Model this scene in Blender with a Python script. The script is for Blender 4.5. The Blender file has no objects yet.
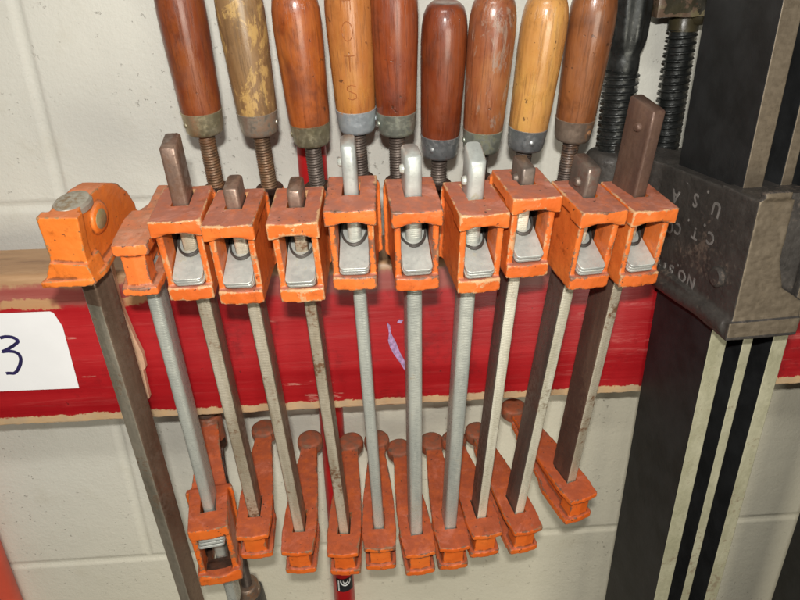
import bpy, bmesh, math, random
import numpy as np
from mathutils import Vector, Matrix, Euler
random.seed(7)
sc = bpy.context.scene
col = sc.collection
MM = 0.001
CAMZ = 1.45                      # camera height above the shop floor (m)
S = 425.0 / 448.0                # scale of the clamp family (local mm -> real mm)
R = math.radians

# ------------------------------------------------------------------ materials
def newmat(name):
    m = bpy.data.materials.new(name); m.use_nodes = True
    nt = m.node_tree; nt.nodes.clear()
    out = nt.nodes.new('ShaderNodeOutputMaterial')
    b = nt.nodes.new('ShaderNodeBsdfPrincipled')
    nt.links.new(b.outputs[0], out.inputs[0])
    return m, nt, b

class G:
    """small helper round a node tree"""
    def __init__(s, nt):
        s.nt = nt
        tc = nt.nodes.new('ShaderNodeTexCoord')
        oi = nt.nodes.new('ShaderNodeObjectInfo')
        mul = s.math('MULTIPLY', oi.outputs['Random'], 3.7)
        add = nt.nodes.new('ShaderNodeVectorMath'); add.operation = 'ADD'
        s.link(tc.outputs['Object'], add.inputs[0]); s.link(mul, add.inputs[1])
        s.co = add.outputs[0]; s.obj = tc.outputs['Object']; s.rand = oi.outputs['Random']
    def link(s, a, b): s.nt.links.new(a, b)
    def setin(s, sock, v):
        if isinstance(v, bpy.types.NodeSocket): s.link(v, sock)
        else: sock.default_value = v
    def math(s, op, a, b=0.0, c=0.0, clamp=False):
        n = s.nt.nodes.new('ShaderNodeMath'); n.operation = op; n.use_clamp = clamp
        s.setin(n.inputs[0], a); s.setin(n.inputs[1], b); s.setin(n.inputs[2], c)
        return n.outputs[0]
    def noise(s, scale, detail=4, rough=.55, dist=0, stretch=None, co=None):
        n = s.nt.nodes.new('ShaderNodeTexNoise')
        n.inputs['Scale'].default_value = scale; n.inputs['Detail'].default_value = detail
        n.inputs['Roughness'].default_value = rough; n.inputs['Distortion'].default_value = dist
        c = co or s.co
        if stretch:
            mp = s.nt.nodes.new('ShaderNodeMapping'); mp.inputs['Scale'].default_value = stretch
            s.link(c, mp.inputs[0]); c = mp.outputs[0]
        s.link(c, n.inputs['Vector']); return n.outputs[0]
    def vor(s, scale):
        n = s.nt.nodes.new('ShaderNodeTexVoronoi'); n.inputs['Scale'].default_value = scale
        s.link(s.co, n.inputs['Vector']); return n.outputs['Distance']
    def ramp(s, f, a, b, va=0.0, vb=1.0):
        n = s.nt.nodes.new('ShaderNodeMapRange'); n.clamp = True; n.interpolation_type = 'SMOOTHSTEP'
        s.setin(n.inputs[0], f); s.setin(n.inputs[1], a); s.setin(n.inputs[2], b)
        s.setin(n.inputs[3], va); s.setin(n.inputs[4], vb); return n.outputs[0]
    def mix(s, f, a, b):
        n = s.nt.nodes.new('ShaderNodeMix'); n.data_type = 'RGBA'
        s.setin(n.inputs[0], f)
        for k, v in ((6, a), (7, b)):
            if isinstance(v, bpy.types.NodeSocket): s.link(v, n.inputs[k])
            else: n.inputs[k].default_value = (*v, 1)
        return n.outputs[2]
    def geo(s, name):
        n = s.nt.nodes.new('ShaderNodeNewGeometry'); return n.outputs[name]
    def sep(s, v):
        n = s.nt.nodes.new('ShaderNodeSeparateXYZ'); s.link(v, n.inputs[0]); return n.outputs
    def bump(s, h, strength, dist, b, normal=None):
        n = s.nt.nodes.new('ShaderNodeBump'); n.inputs['Strength'].default_value = strength
        n.inputs['Distance'].default_value = dist; s.link(h, n.inputs['Height'])
        if normal: s.link(normal, n.inputs['Normal'])
        if b: s.link(n.outputs[0], b.inputs['Normal'])
        return n.outputs[0]

def cast_paint(name, main, light, grime, chip, rough=.42, grime_amt=1.0, pad=False):
    """brushed orange enamel on cast iron: edges chipped to bare metal / filler, top faces grimy"""
    m, nt, b = newmat(name); g = G(nt)
    n1 = g.noise(22, 5, .6); n2 = g.noise(120, 4, .65); n3 = g.noise(420, 3, .6)
    c = g.mix(g.ramp(n1, .35, .7), main, light)
    nz = g.sep(g.geo('Normal'))[2]
    up = g.ramp(nz, .25, .85)
    gr = g.math('MULTIPLY', up, g.ramp(n2, .30, .60, .62 * grime_amt, 1.0 * grime_amt), clamp=True)
    c = g.mix(gr, c, grime)
    # dust and rub marks
    rub_glare = g.ramp(g.noise(42, 7, .75, .6), .50, .68, 0, .5)
    c = g.mix(g.math('MULTIPLY', rub_glare, up), c, tuple(min(1, x * 1.5 + .09) for x in grime))
    soot = g.ramp(g.noise(38, 8, .80), .53, .72, 0, .85)
    c = g.mix(soot, c, tuple(x * .35 for x in main))
    if pad:
        y = g.sep(g.obj)[1]
        pm = g.ramp(g.math('ADD', y, g.math('MULTIPLY', n2, .006)), .0905, .0925)
        c = g.mix(pm, c, g.mix(g.ramp(n2, .35, .65), (.34, .085, .035), (.20, .085, .05)))
    an = nt.nodes.new('ShaderNodeAttribute'); an.attribute_name = 'wear'; pt = an.outputs['Fac']
    wn = g.math('MULTIPLY', g.math('SUBTRACT', g.noise(60, 8, .82), .5), 3.6)
    edge = g.ramp(g.math('ADD', pt, wn), .46, .56)
    chipc = g.mix(g.ramp(g.math('ADD', g.noise(35, 5, .7), g.math('MULTIPLY', g.rand, .3)), .56, .68), (.12, .075, .05), chip)
    c = g.mix(g.math('MULTIPLY', edge, .85), c, chipc)
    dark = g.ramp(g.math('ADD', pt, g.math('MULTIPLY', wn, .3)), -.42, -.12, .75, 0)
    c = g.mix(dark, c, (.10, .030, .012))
    speck = g.ramp(g.noise(300, 2, .5), .70, .74, 0, .9)
    c = g.mix(speck, c, (.06, .03, .02))
    g.link(c, b.inputs['Base Color'])
    g.setin(b.inputs['Roughness'], g.ramp(g.math('ADD', gr, n2), .4, 1.3, rough - .08, rough + .28))
    h = g.math('ADD', g.math('MULTIPLY', n2, .7), g.math('MULTIPLY', n3, .3))
    g.bump(h, .45, .0009, b)
    return m

def metal(name, a, bcol, rough=.38, metallic=.85, rust=None, rust_amt=.5, ridges=0, scale=60, bump=.25, stretch=(1, 1, .15)):
    m, nt, b = newmat(name); g = G(nt)
    n1 = g.noise(scale, 6, .65, .3, stretch=stretch); n2 = g.noise(scale * 5, 4, .6); n4 = g.noise(scale * .35, 4, .6)
    c = g.mix(g.ramp(n1, .32, .68), a, bcol)
    met = metallic
    if rust:
        rm = g.ramp(g.math('ADD', g.math('MULTIPLY', n4, .6), g.math('MULTIPLY', n2, .4)), .62 - .25 * rust_amt, .70 - .18 * rust_amt)
        c = g.mix(rm, c, rust); met = g.math('SUBTRACT', metallic, g.math('MULTIPLY', rm, metallic * .7))
    c = g.mix(g.ramp(g.noise(scale * 9, 2), .66, .76, 0, .35), c, tuple(x * .3 for x in a))
    g.link(c, b.inputs['Base Color']); g.setin(b.inputs['Metallic'], met)
    g.setin(b.inputs['Roughness'], g.ramp(n2, .3, .7, rough - .08, rough + .16))
    nrm = g.bump(n2, bump, .0006, None if ridges else b)
    if ridges:
        w = nt.nodes.new('ShaderNodeTexWave'); w.bands_direction = 'Z'; w.inputs['Scale'].default_value = ridges
        w.inputs['Distortion'].default_value = .6; g.link(g.obj, w.inputs['Vector'])
        g.bump(w.outputs['Fac'], .16, .0005, b, nrm)
    return m

def wood(name, c1, c2, grime, grime_amt=.4, patch=None, patch_amt=.5, rough=.38, coat=.5):
    m, nt, b = newmat(name); g = G(nt)
    grain = g.noise(48, 7, .66, .8, stretch=(1, 1, .28)); fine = g.noise(260, 5, .7, .3, stretch=(1, 1, .07))
    blot = g.noise(38, 5, .6, .4, stretch=(1, 1, .6))
    c = g.mix(g.ramp(grain, .30, .68), c1, c2)
    c = g.mix(g.ramp(fine, .50, .72, 0, .45), c, tuple(x * .45 for x in c1))
    c = g.mix(g.ramp(g.noise(48, 7, .72), .52, .70, 0, .6), c, tuple(x * .5 for x in c1))
    c = g.mix(g.ramp(g.noise(24, 5, .65, .5, stretch=(1, 1, .5)), .48, .66, 0, .65), c, (min(1, c2[0] * 1.15), min(1, c2[1] * 1.38), c2[2] * 1.2))
    c = g.mix(g.ramp(blot, .50, .72, 0, grime_amt), c, grime)
    if patch:
        p = g.ramp(g.noise(70, 8, .75, .8, stretch=(1, 1, .5)), .66 - .25 * patch_amt, .73 - .25 * patch_amt, 0, .85)
        c = g.mix(p, c, patch)
    pores = g.ramp(g.noise(520, 5, .75, .2, stretch=(1, 1, .045)), .52, .64, 0, .42)
    c = g.mix(pores, c, tuple(x * .38 for x in c1))
    pit = g.ramp(g.noise(210, 3, .6), .67, .73, 0, .75)
    c = g.mix(pit, c, (.05, .018, .008))
    z = g.sep(g.obj)[2]
    g.link(c, b.inputs['Base Color'])
    rr = g.ramp(g.noise(90, 5, .6), .3, .7, rough - .1, rough + .2)
    g.setin(b.inputs['Roughness'], rr)
    b.inputs['Coat Weight'].default_value = coat; b.inputs['Coat Roughness'].default_value = .17
    g.bump(g.math('ADD', g.math('SUBTRACT', fine, pores), g.math('MULTIPLY', pit, -1.2)), .34, .0008, b)
    return m

def flat(name, c, rough=.6, metallic=0, var=.25, scale=80, bump=.2):
    m, nt, b = newmat(name); g = G(nt)
    n = g.noise(scale, 5, .6)
    g.link(g.mix(g.ramp(n, .3, .7), tuple(x * (1 - var) for x in c), tuple(min(1, x * (1 + var)) for x in c)), b.inputs['Base Color'])
    b.inputs['Roughness'].default_value = rough; b.inputs['Metallic'].default_value = metallic
    g.bump(g.noise(scale * 4, 4), bump, .0006, b)
    return m

M = {}
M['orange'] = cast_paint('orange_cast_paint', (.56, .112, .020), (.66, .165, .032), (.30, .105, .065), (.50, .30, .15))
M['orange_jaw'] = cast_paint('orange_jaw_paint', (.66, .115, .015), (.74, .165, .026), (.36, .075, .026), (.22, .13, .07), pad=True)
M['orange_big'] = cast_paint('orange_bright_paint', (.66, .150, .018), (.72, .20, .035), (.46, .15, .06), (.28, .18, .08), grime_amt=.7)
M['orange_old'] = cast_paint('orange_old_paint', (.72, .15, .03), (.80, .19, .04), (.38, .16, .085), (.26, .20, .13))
M['bar_silver'] = metal('bar_silver_zinc', (.37, .39, .355), (.55, .56, .49), .30, .35, (.34, .31, .24), .12, ridges=230)
M['bar_tarnish_highlight'] = metal('bar_tarnished_steel_highlight', (.36, .30, .21), (.60, .54, .42), .26, .35, (.16, .085, .045), .38, ridges=230)  # tarnished front metal, lightened in base colour to imitate flash streaks
M['bar_dark'] = metal('bar_dark_steel', (.115, .090, .075), (.20, .16, .13), .42, .55, (.10, .055, .04), .45)
M['edge_bright'] = metal('bar_bright_edge', (.52, .48, .36), (.78, .74, .60), .28, .3, (.22, .17, .11), .25, ridges=230)  # worn bright metal, with highlight brightness painted into the base colour
M['stub_silver'] = metal('bar_end_zinc', (.34, .36, .34), (.50, .52, .48), .36, .4, (.30, .28, .20), .2)
M['stub_brown'] = metal('bar_end_brown', (.16, .10, .075), (.30, .21, .16), .36, .55, (.12, .065, .04), .4)
M['bar_side_brown'] = metal('bar_side_brown', (.17, .125, .085), (.30, .24, .17), .36, .55, (.11, .07, .045), .4)
M['bar_rust'] = metal('bar_brown_rusted', (.085, .048, .036), (.16, .095, .065), .46, .35, (.07, .035, .025), .5)
M['bar_big'] = metal('bar_grimy_steel', (.14, .090, .060), (.24, .165, .115), .42, .55, (.13, .085, .06), .4)
M['screw'] = metal('screw_oiled_steel', (.075, .055, .045), (.14, .11, .09), .46, .5, (.13, .07, .04), .35, stretch=(1, 1, 1))
M['screw_brown'] = metal('screw_rusty_steel', (.10, .060, .038), (.20, .125, .07), .46, .5, (.17, .08, .035), .5, stretch=(1, 1, 1))
M['plate'] = metal('clutch_plate_zinc', (.42, .43, .40), (.56, .57, .52), .38, .4, (.36, .35, .28), .25, stretch=(1, 1, 1))
M['spring'] = metal('spring_wire', (.045, .04, .036), (.09, .08, .07), .55, .4, stretch=(1, 1, 1))
FER = [metal('ferrule_brassy', (.40, .36, .22), (.55, .50, .34), .36, .8, (.20, .18, .12), .4, stretch=(1, 1, 1)),
       metal('ferrule_brown', (.34, .30, .24), (.46, .42, .35), .36, .75, (.24, .16, .11), .5, stretch=(1, 1, 1)),
       metal('ferrule_blue_grey', (.42, .47, .50), (.55, .60, .62), .38, .6, (.40, .19, .07), .45, stretch=(1, 1, 1)),
       metal('ferrule_green_grey', (.30, .33, .27), (.48, .50, .42), .36, .75, (.20, .20, .13), .45, stretch=(1, 1, 1)),
       metal('ferrule_steel', (.33, .35, .36), (.48, .50, .50), .33, .8, (.20, .18, .16), .3, stretch=(1, 1, 1)),
       metal('ferrule_rusty', (.22, .16, .12), (.33, .25, .19), .42, .6, (.26, .12, .05), .5, stretch=(1, 1, 1))]
M['black_paint'] = flat('black_painted_steel', (.0095, .0100, .0105), .62, 0, .55, 45, .35)
M['castiron'] = metal('grey_cast_iron', (.045, .040, .036), (.070, .062, .055), .44, .30, (.12, .09, .07), .3, stretch=(1, 1, 1), bump=.6)
M['brushed'] = metal('worn_bare_steel_face', (.13, .102, .070), (.175, .14, .098), .42, .4, (.13, .10, .065), .35, stretch=(1, .2, 3))
M['strip'] = metal('bare_flange_edge', (.38, .365, .24), (.50, .48, .34), .42, .3, (.24, .20, .13), .35, stretch=(1, 1, .5))
M['letters'] = flat('worn_raised_letters', (.22, .205, .19), .5, .2)
M['blackscrew'] = metal('black_acme_screw', (.022, .024, .023), (.05, .052, .05), .34, .6, stretch=(1, 1, 1))
M['red_pipe'] = flat('red_enamel_pipe', (.50, .014, .016), .35, 0, .18, 30, .1)
M['red_pink'] = flat('faded_red_pipe', (.70, .10, .055), .5, 0, .12, 20, .1)
M['label_black'] = flat('black_label', (.02, .02, .022), .4)
M['label_white'] = flat('white_label_print', (.75, .76, .74), .5)
M['paper'] = flat('white_card', (.80, .80, .80), .7, 0, .02, 30, .06)
M['ink'] = flat('blue_black_ink', (.018, .013, .07), .5, 0, .4, 200)
M['shim'] = flat('bare_pink_wood', (.66, .40, .25), .7, 0, .15, 60)
M['bar_big_edge'] = metal('bar_grimy_steel_edge', (.27, .24, .18), (.46, .41, .32), .38, .6, (.17, .12, .08), .35)
M['capmetal'] = metal('worn_grey_cap', (.30, .28, .22), (.48, .45, .38), .42, .6, (.22, .15, .08), .4, stretch=(1, 1, 1))
M['brass'] = metal('greenish_rivet', (.34, .30, .13), (.46, .42, .24), .4, .6, (.20, .17, .07), .4, stretch=(1, 1, 1))
M['scuff'] = flat('pale_violet_scuff', (.38, .24, .42), .7, 0, .4, 300)
M['stamp'] = flat('stamped_dark_groove', (.27, .085, .022), .4)
M['window_shade'] = flat('shaded_window_interior', (.045, .017, .008), .6, 0, .6, 120, .4)  # dark colour standing in for shade inside the head windows
M['mottle'] = cast_paint('mottled_old_block', (.055, .045, .022), (.022, .020, .014), (.07, .058, .03), (.18, .15, .08))

# ------------------------------------------------------------------ mesh helpers (local mm, then scaled)
def link(name, me, mat, parent=None):
    o = bpy.data.objects.new(name, me); col.objects.link(o)
    if mat is not None and len(me.materials) == 0: me.materials.append(mat)
    if parent: o.parent = parent
    return o
def fin(bm, name, mat=None, parent=None, smooth=True, scale=MM, ang=35, bevel=0, seg=2):
    bmesh.ops.remove_doubles(bm, verts=bm.verts, dist=1e-5)
    bmesh.ops.recalc_face_normals(bm, faces=bm.faces)
    bmesh.ops.scale(bm, vec=(scale,) * 3, verts=bm.verts)
    me = bpy.data.meshes.new(name); bm.to_mesh(me); bm.free()
    if smooth:
        for p in me.polygons: p.use_smooth = True
        try: me.set_sharp_from_angle(angle=R(ang))
        except Exception: pass
    o = link(name, me, mat, parent)
    if bevel:
        md = o.modifiers.new('bevel', 'BEVEL'); md.width = bevel * scale; md.segments = seg; md.limit_method = 'ANGLE'
        md.angle_limit = R(40); md.harden_normals = True
    return o
def hexa(bm, p):
    """8 points: four around at one end then four at the other"""
    v = [bm.verts.new(q) for q in p]
    for f in ((0, 1, 2, 3), (7, 6, 5, 4), (0, 4, 5, 1), (1, 5, 6, 2), (2, 6, 7, 3), (3, 7, 4, 0)):
        bm.faces.new([v[i] for i in f])
def box(bm, x0, x1, y0, y1, z0, z1):
    hexa(bm, [(x0, y0, z0), (x1, y0, z0), (x1, y1, z0), (x0, y1, z0), (x0, y0, z1), (x1, y0, z1), (x1, y1, z1), (x0, y1, z1)])
def loft(bm, secs):
    """closed loft of rectangles (y, half width, z0, z1)"""
    rings = []
    for y, w, z0, z1 in secs:
        rings.append([bm.verts.new(p) for p in ((-w, y, z0), (w, y, z0), (w, y, z1), (-w, y, z1))])
    bm.faces.new(rings[0]); bm.faces.new(rings[-1][::-1])
    for a, b in zip(rings, rings[1:]):
        for i in range(4): bm.faces.new([a[i], a[(i + 1) % 4], b[(i + 1) % 4], b[i]])
def prism(bm, pts, axis, a, b):
    """extrude a polygon; axis z: pts=(x,y); axis x: pts=(y,z); axis y: pts=(x,z)"""
    def P(p, t): return (p[0], p[1], t) if axis == 'z' else (t, p[0], p[1]) if axis == 'x' else (p[0], t, p[1])
    A = [bm.verts.new(P(p, a)) for p in pts]; B = [bm.verts.new(P(p, b)) for p in pts]
    bm.faces.new(A); bm.faces.new(B[::-1])
    n = len(pts)
    for i in range(n): bm.faces.new([A[i], A[(i + 1) % n], B[(i + 1) % n], B[i]])
def lathe(bm, prof, n=40, c=(0, 0, 0), axis='z'):
    rings = []
    for r, z in prof:
        ring = []
        for i in range(n):
            t = 2 * math.pi * i / n; x, y = r * math.cos(t), r * math.sin(t)
            q = (x, y, z) if axis == 'z' else (z, x, y) if axis == 'x' else (x, z, y)
            ring.append(bm.verts.new((q[0] + c[0], q[1] + c[1], q[2] + c[2])))
        rings.append(ring)
    for a, b in zip(rings, rings[1:]):
        for i in range(n): bm.faces.new([a[i], a[(i + 1) % n], b[(i + 1) % n], b[i]])
    if prof[0][0] > 1e-4: bm.faces.new(rings[0])
    if prof[-1][0] > 1e-4: bm.faces.new(rings[-1][::-1])
def tube(bm, pts, r, n=10):
    rings = []; pts = [Vector(p) for p in pts]
    up = Vector((.13, .29, .95)).normalized()
    for i, p in enumerate(pts):
        d = (pts[min(i + 1, len(pts) - 1)] - pts[max(i - 1, 0)]).normalized()
        a = d.cross(up).normalized(); b = d.cross(a).normalized()
        rr = r[i] if isinstance(r, (list, tuple)) else r
        rings.append([bm.verts.new(p + rr * (math.cos(2 * math.pi * k / n) * a + math.sin(2 * math.pi * k / n) * b)) for k in range(n)])
    for a, b in zip(rings, rings[1:]):
        for k in range(n): bm.faces.new([a[k], a[(k + 1) % n], b[(k + 1) % n], b[k]])
    bm.faces.new(rings[0]); bm.faces.new(rings[-1][::-1])
def thread(bm, r, depth, pitch, z0, z1, c=(0, 0), n=32, step=.35, sharp=.5, mid=.5):
    """a screw thread: radius follows a helix"""
    k = max(2, int((z1 - z0) / (pitch * step / 2))); rings = []
    for j in range(k + 1):
        z = z0 + (z1 - z0) * j / k; ring = []
        for i in range(n):
            t = 2 * math.pi * i / n; ph = (z / pitch - i / n) % 1.0
            tri = abs(ph * 2 - 1); prof = min(1, max(0, (tri - mid) / sharp + .5))
            rr = r - depth * prof
            ring.append(bm.verts.new((c[0] + rr * math.cos(t), c[1] + rr * math.sin(t), z)))
        rings.append(ring)
    for a, b in zip(rings, rings[1:]):
        for i in range(n): bm.faces.new([a[i], a[(i + 1) % n], b[(i + 1) % n], b[i]])
    bm.faces.new(rings[0]); bm.faces.new(rings[-1][::-1])

def curvature(me, it=14):
    """per-vertex convexity over a few mm, stored for the paint-wear shader (positive on worn outer edges)"""
    n = len(me.vertices); co = np.empty(n * 3); me.vertices.foreach_get('co', co); co = co.reshape(-1, 3)
    ed = np.empty(len(me.edges) * 2, dtype=np.int64); me.edges.foreach_get('vertices', ed); ed = ed.reshape(-1, 2)
    no = np.empty(n * 3); me.vertices.foreach_get('normal', no); no = no.reshape(-1, 3)
    deg = np.maximum(np.bincount(ed.ravel(), minlength=n), 1)[:, None]
    c = co.copy(); nn = no.copy()
    for k in range(it):
        s_ = np.empty_like(c); t_ = np.empty_like(nn)
        for a in range(3):
            s_[:, a] = np.bincount(ed[:, 0], c[ed[:, 1], a], n) + np.bincount(ed[:, 1], c[ed[:, 0], a], n)
            t_[:, a] = np.bincount(ed[:, 0], nn[ed[:, 1], a], n) + np.bincount(ed[:, 1], nn[ed[:, 0], a], n)
        c = .4 * c + .6 * s_ / deg
        if k < 4: nn = .4 * nn + .6 * t_ / deg
    nn /= np.maximum(np.linalg.norm(nn, axis=1, keepdims=True), 1e-6)
    w_ = ((co - c) * nn).sum(1)
    at = me.attributes.new('wear', 'FLOAT', 'POINT'); at.data.foreach_set('value', w_.astype(np.float32))

def fuse(bm, name, voxel=.75, smooth_it=3, cuts=(), lump=.25):
    """fuse overlapping solids into one rounded casting; returns mesh in metres (scaled by S)"""
    bmesh.ops.recalc_face_normals(bm, faces=bm.faces)
    me = bpy.data.meshes.new('tmp'); bm.to_mesh(me); bm.free()
    o = bpy.data.objects.new('tmp', me); col.objects.link(o)
    rm = o.modifiers.new('r', 'REMESH'); rm.mode = 'VOXEL'; rm.voxel_size = voxel
    sm = o.modifiers.new('s', 'SMOOTH'); sm.factor = .5; sm.iterations = smooth_it
    tex = bpy.data.textures.new('lump', 'CLOUDS'); tex.noise_scale = 7; tex.noise_depth = 3
    dp = o.modifiers.new('d', 'DISPLACE'); dp.texture = tex; dp.strength = lump * 2; dp.mid_level = .5; dp.texture_coords = 'LOCAL'
    tmp = [o]
    for c in cuts:
        b2 = bmesh.new(); box(b2, *c); bmesh.ops.recalc_face_normals(b2, faces=b2.faces)
        m2 = bpy.data.meshes.new('cut'); b2.to_mesh(m2); b2.free()
        co = bpy.data.objects.new('cut', m2); col.objects.link(co); tmp.append(co)
        bo = o.modifiers.new('b', 'BOOLEAN'); bo.operation = 'DIFFERENCE'; bo.object = co; bo.solver = 'EXACT'
    bpy.context.view_layer.update()
    dg = bpy.context.evaluated_depsgraph_get()
    res = bpy.data.meshes.new_from_object(o.evaluated_get(dg))
    for t in tmp:
        d = t.data; bpy.data.objects.remove(t); bpy.data.meshes.remove(d)
    res.name = name; res.materials.clear()
    curvature(res)
    res.transform(Matrix.Scale(MM * S, 4))
    for p in res.polygons: p.use_smooth = True
    try: res.set_sharp_from_angle(angle=R(50))
    except Exception: pass
    return res

def tag(o, label=None, cat=None, group=None, kind=None):
    if label: o['label'] = label
    if cat: o['category'] = cat
    if group: o['group'] = group
    if kind: o['kind'] = kind
    return o
def empty(name, mat4):
    o = bpy.data.objects.new(name, None); o.empty_display_size = .02
    o.matrix_world = mat4; col.objects.link(o); return o
def frame(P, A):
    """P in mm (camera-relative), A rows = local x, y, z axes in world"""
    m = Matrix([[A[0][i], A[1][i], A[2][i], P[i] * MM + (CAMZ if i == 2 else 0)] for i in range(3)] + [[0, 0, 0, 1]])
    return m

# ------------------------------------------------------------------ camera
cp, sp = math.cos(R(26.5)), math.sin(R(26.5)); cy, sy = math.cos(R(3.5)), math.sin(R(3.5))
fw = Vector((sy * cp, cy * cp, -sp)); rt = Vector((cy, -sy, 0)); upv = rt.cross(fw)
cr, sr = math.cos(R(-1)), math.sin(R(-1))
r2 = cr * rt + sr * upv; u2 = -sr * rt + cr * upv
cam_d = bpy.data.cameras.new('camera'); cam = bpy.data.objects.new('camera', cam_d); col.objects.link(cam)
cam.matrix_world = Matrix([[r2[i], u2[i], -fw[i], (0, 0, CAMZ)[i]] for i in range(3)] + [[0, 0, 0, 1]])
cam_d.sensor_width = 36; cam_d.lens = 680 / 800 * 36; cam_d.clip_start = .01; cam_d.clip_end = 20
sc.camera = cam

# ------------------------------------------------------------------ the wall
def build_wall():
    D = 564.0; zj = -.317 * D; ch = 203.2; bw = 406.4; xA = -.436 * D
    offs = [-7, -5, -3.5, -2, 0, 2, 3.5, 5, 7]
    def g(d):
        d = abs(d); return 0 if d >= 5 else 1.9 * (1 - (d / 5) ** 2) ** .8
    bm = bmesh.new()
    for k in range(-6, 4):
        za, zb = zj + k * ch, zj + (k + 1) * ch
        zs = [za, za + 2, za + 3.5, za + 5, za + 7] + [za + ch * t for t in (.2, .4, .6, .8)] + [zb - 7, zb - 5, zb - 3.5, zb - 2, zb]
        x0 = xA + (bw / 2 if k % 2 else 0) - 5 * bw
        joints = [x0 + i * bw + (random.uniform(-2, 2) if abs(x0 + i * bw - xA) > 9 else (0 if k == 0 else -2)) for i in range(11)]
        if k == -1: joints = [j for j in joints]
        xs = []
        for j, jx in enumerate(joints):
            xs += [jx + o for o in offs]
            if j < 10: xs += [jx + bw * t for t in (.25, .5, .75)]
        grid = [[bm.verts.new((x, D + max(g(min(z - za, zb - z)), g(min(abs(x - jx) for jx in joints))), z)) for x in xs] for z in zs]
        for a, b in zip(grid, grid[1:]):
            for i in range(len(xs) - 1): bm.faces.new([a[i], a[i + 1], b[i + 1], b[i]])
    # give the wall a body
    m, nt, b = newmat('whitewashed_block'); g_ = G(nt)
    big = g_.noise(3.2, 4, .55); mid = g_.noise(28, 6, .6); fine = g_.noise(260, 5, .7); pits = g_.noise(210, 3, .6)
    c = g_.mix(g_.ramp(big, .35, .65), (.575, .565, .505), (.655, .645, .575))
    c = g_.mix(g_.ramp(mid, .52, .75, 0, .35), c, (.50, .47, .38))
    xz = g_.sep(g_.obj)
    warm = g_.ramp(g_.math('SUBTRACT', g_.math('MULTIPLY', xz[0], .6), xz[2]), .18, .62)  # warm light toward the lower right, painted into the wall colour
    c = g_.mix(g_.math('MULTIPLY', warm, .55), c, (.78, .72, .52))
    pit = g_.math('MULTIPLY', g_.ramp(pits, .67, .72), g_.ramp(g_.noise(9, 3), .40, .62))
    c = g_.mix(g_.math('MULTIPLY', pit, .25), c, (.24, .20, .14))
    stain = g_.ramp(g_.noise(14, 8, .78, .8), .62, .76, 0, .45)
    c = g_.mix(stain, c, (.42, .36, .24))
    g_.link(c, b.inputs['Base Color']); b.inputs['Roughness'].default_value = .62
    h = g_.math('ADD', g_.math('MULTIPLY', fine, .35), g_.math('ADD', g_.math('MULTIPLY', mid, .8), g_.math('MULTIPLY', pit, -.7)))
    g_.bump(h, .7, .0022, b)
    bmesh.ops.translate(bm, verts=bm.verts, vec=(0, 0, 0))
    o = fin(bm, 'block_wall', m, smooth=True, ang=60)
    o.location = (0, 0, CAMZ)
    tag(o, 'whitewashed concrete block wall behind all the clamps', 'wall', kind='structure')
    for p in o.data.polygons:                     # face the room
        pass
build_wall()

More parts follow.
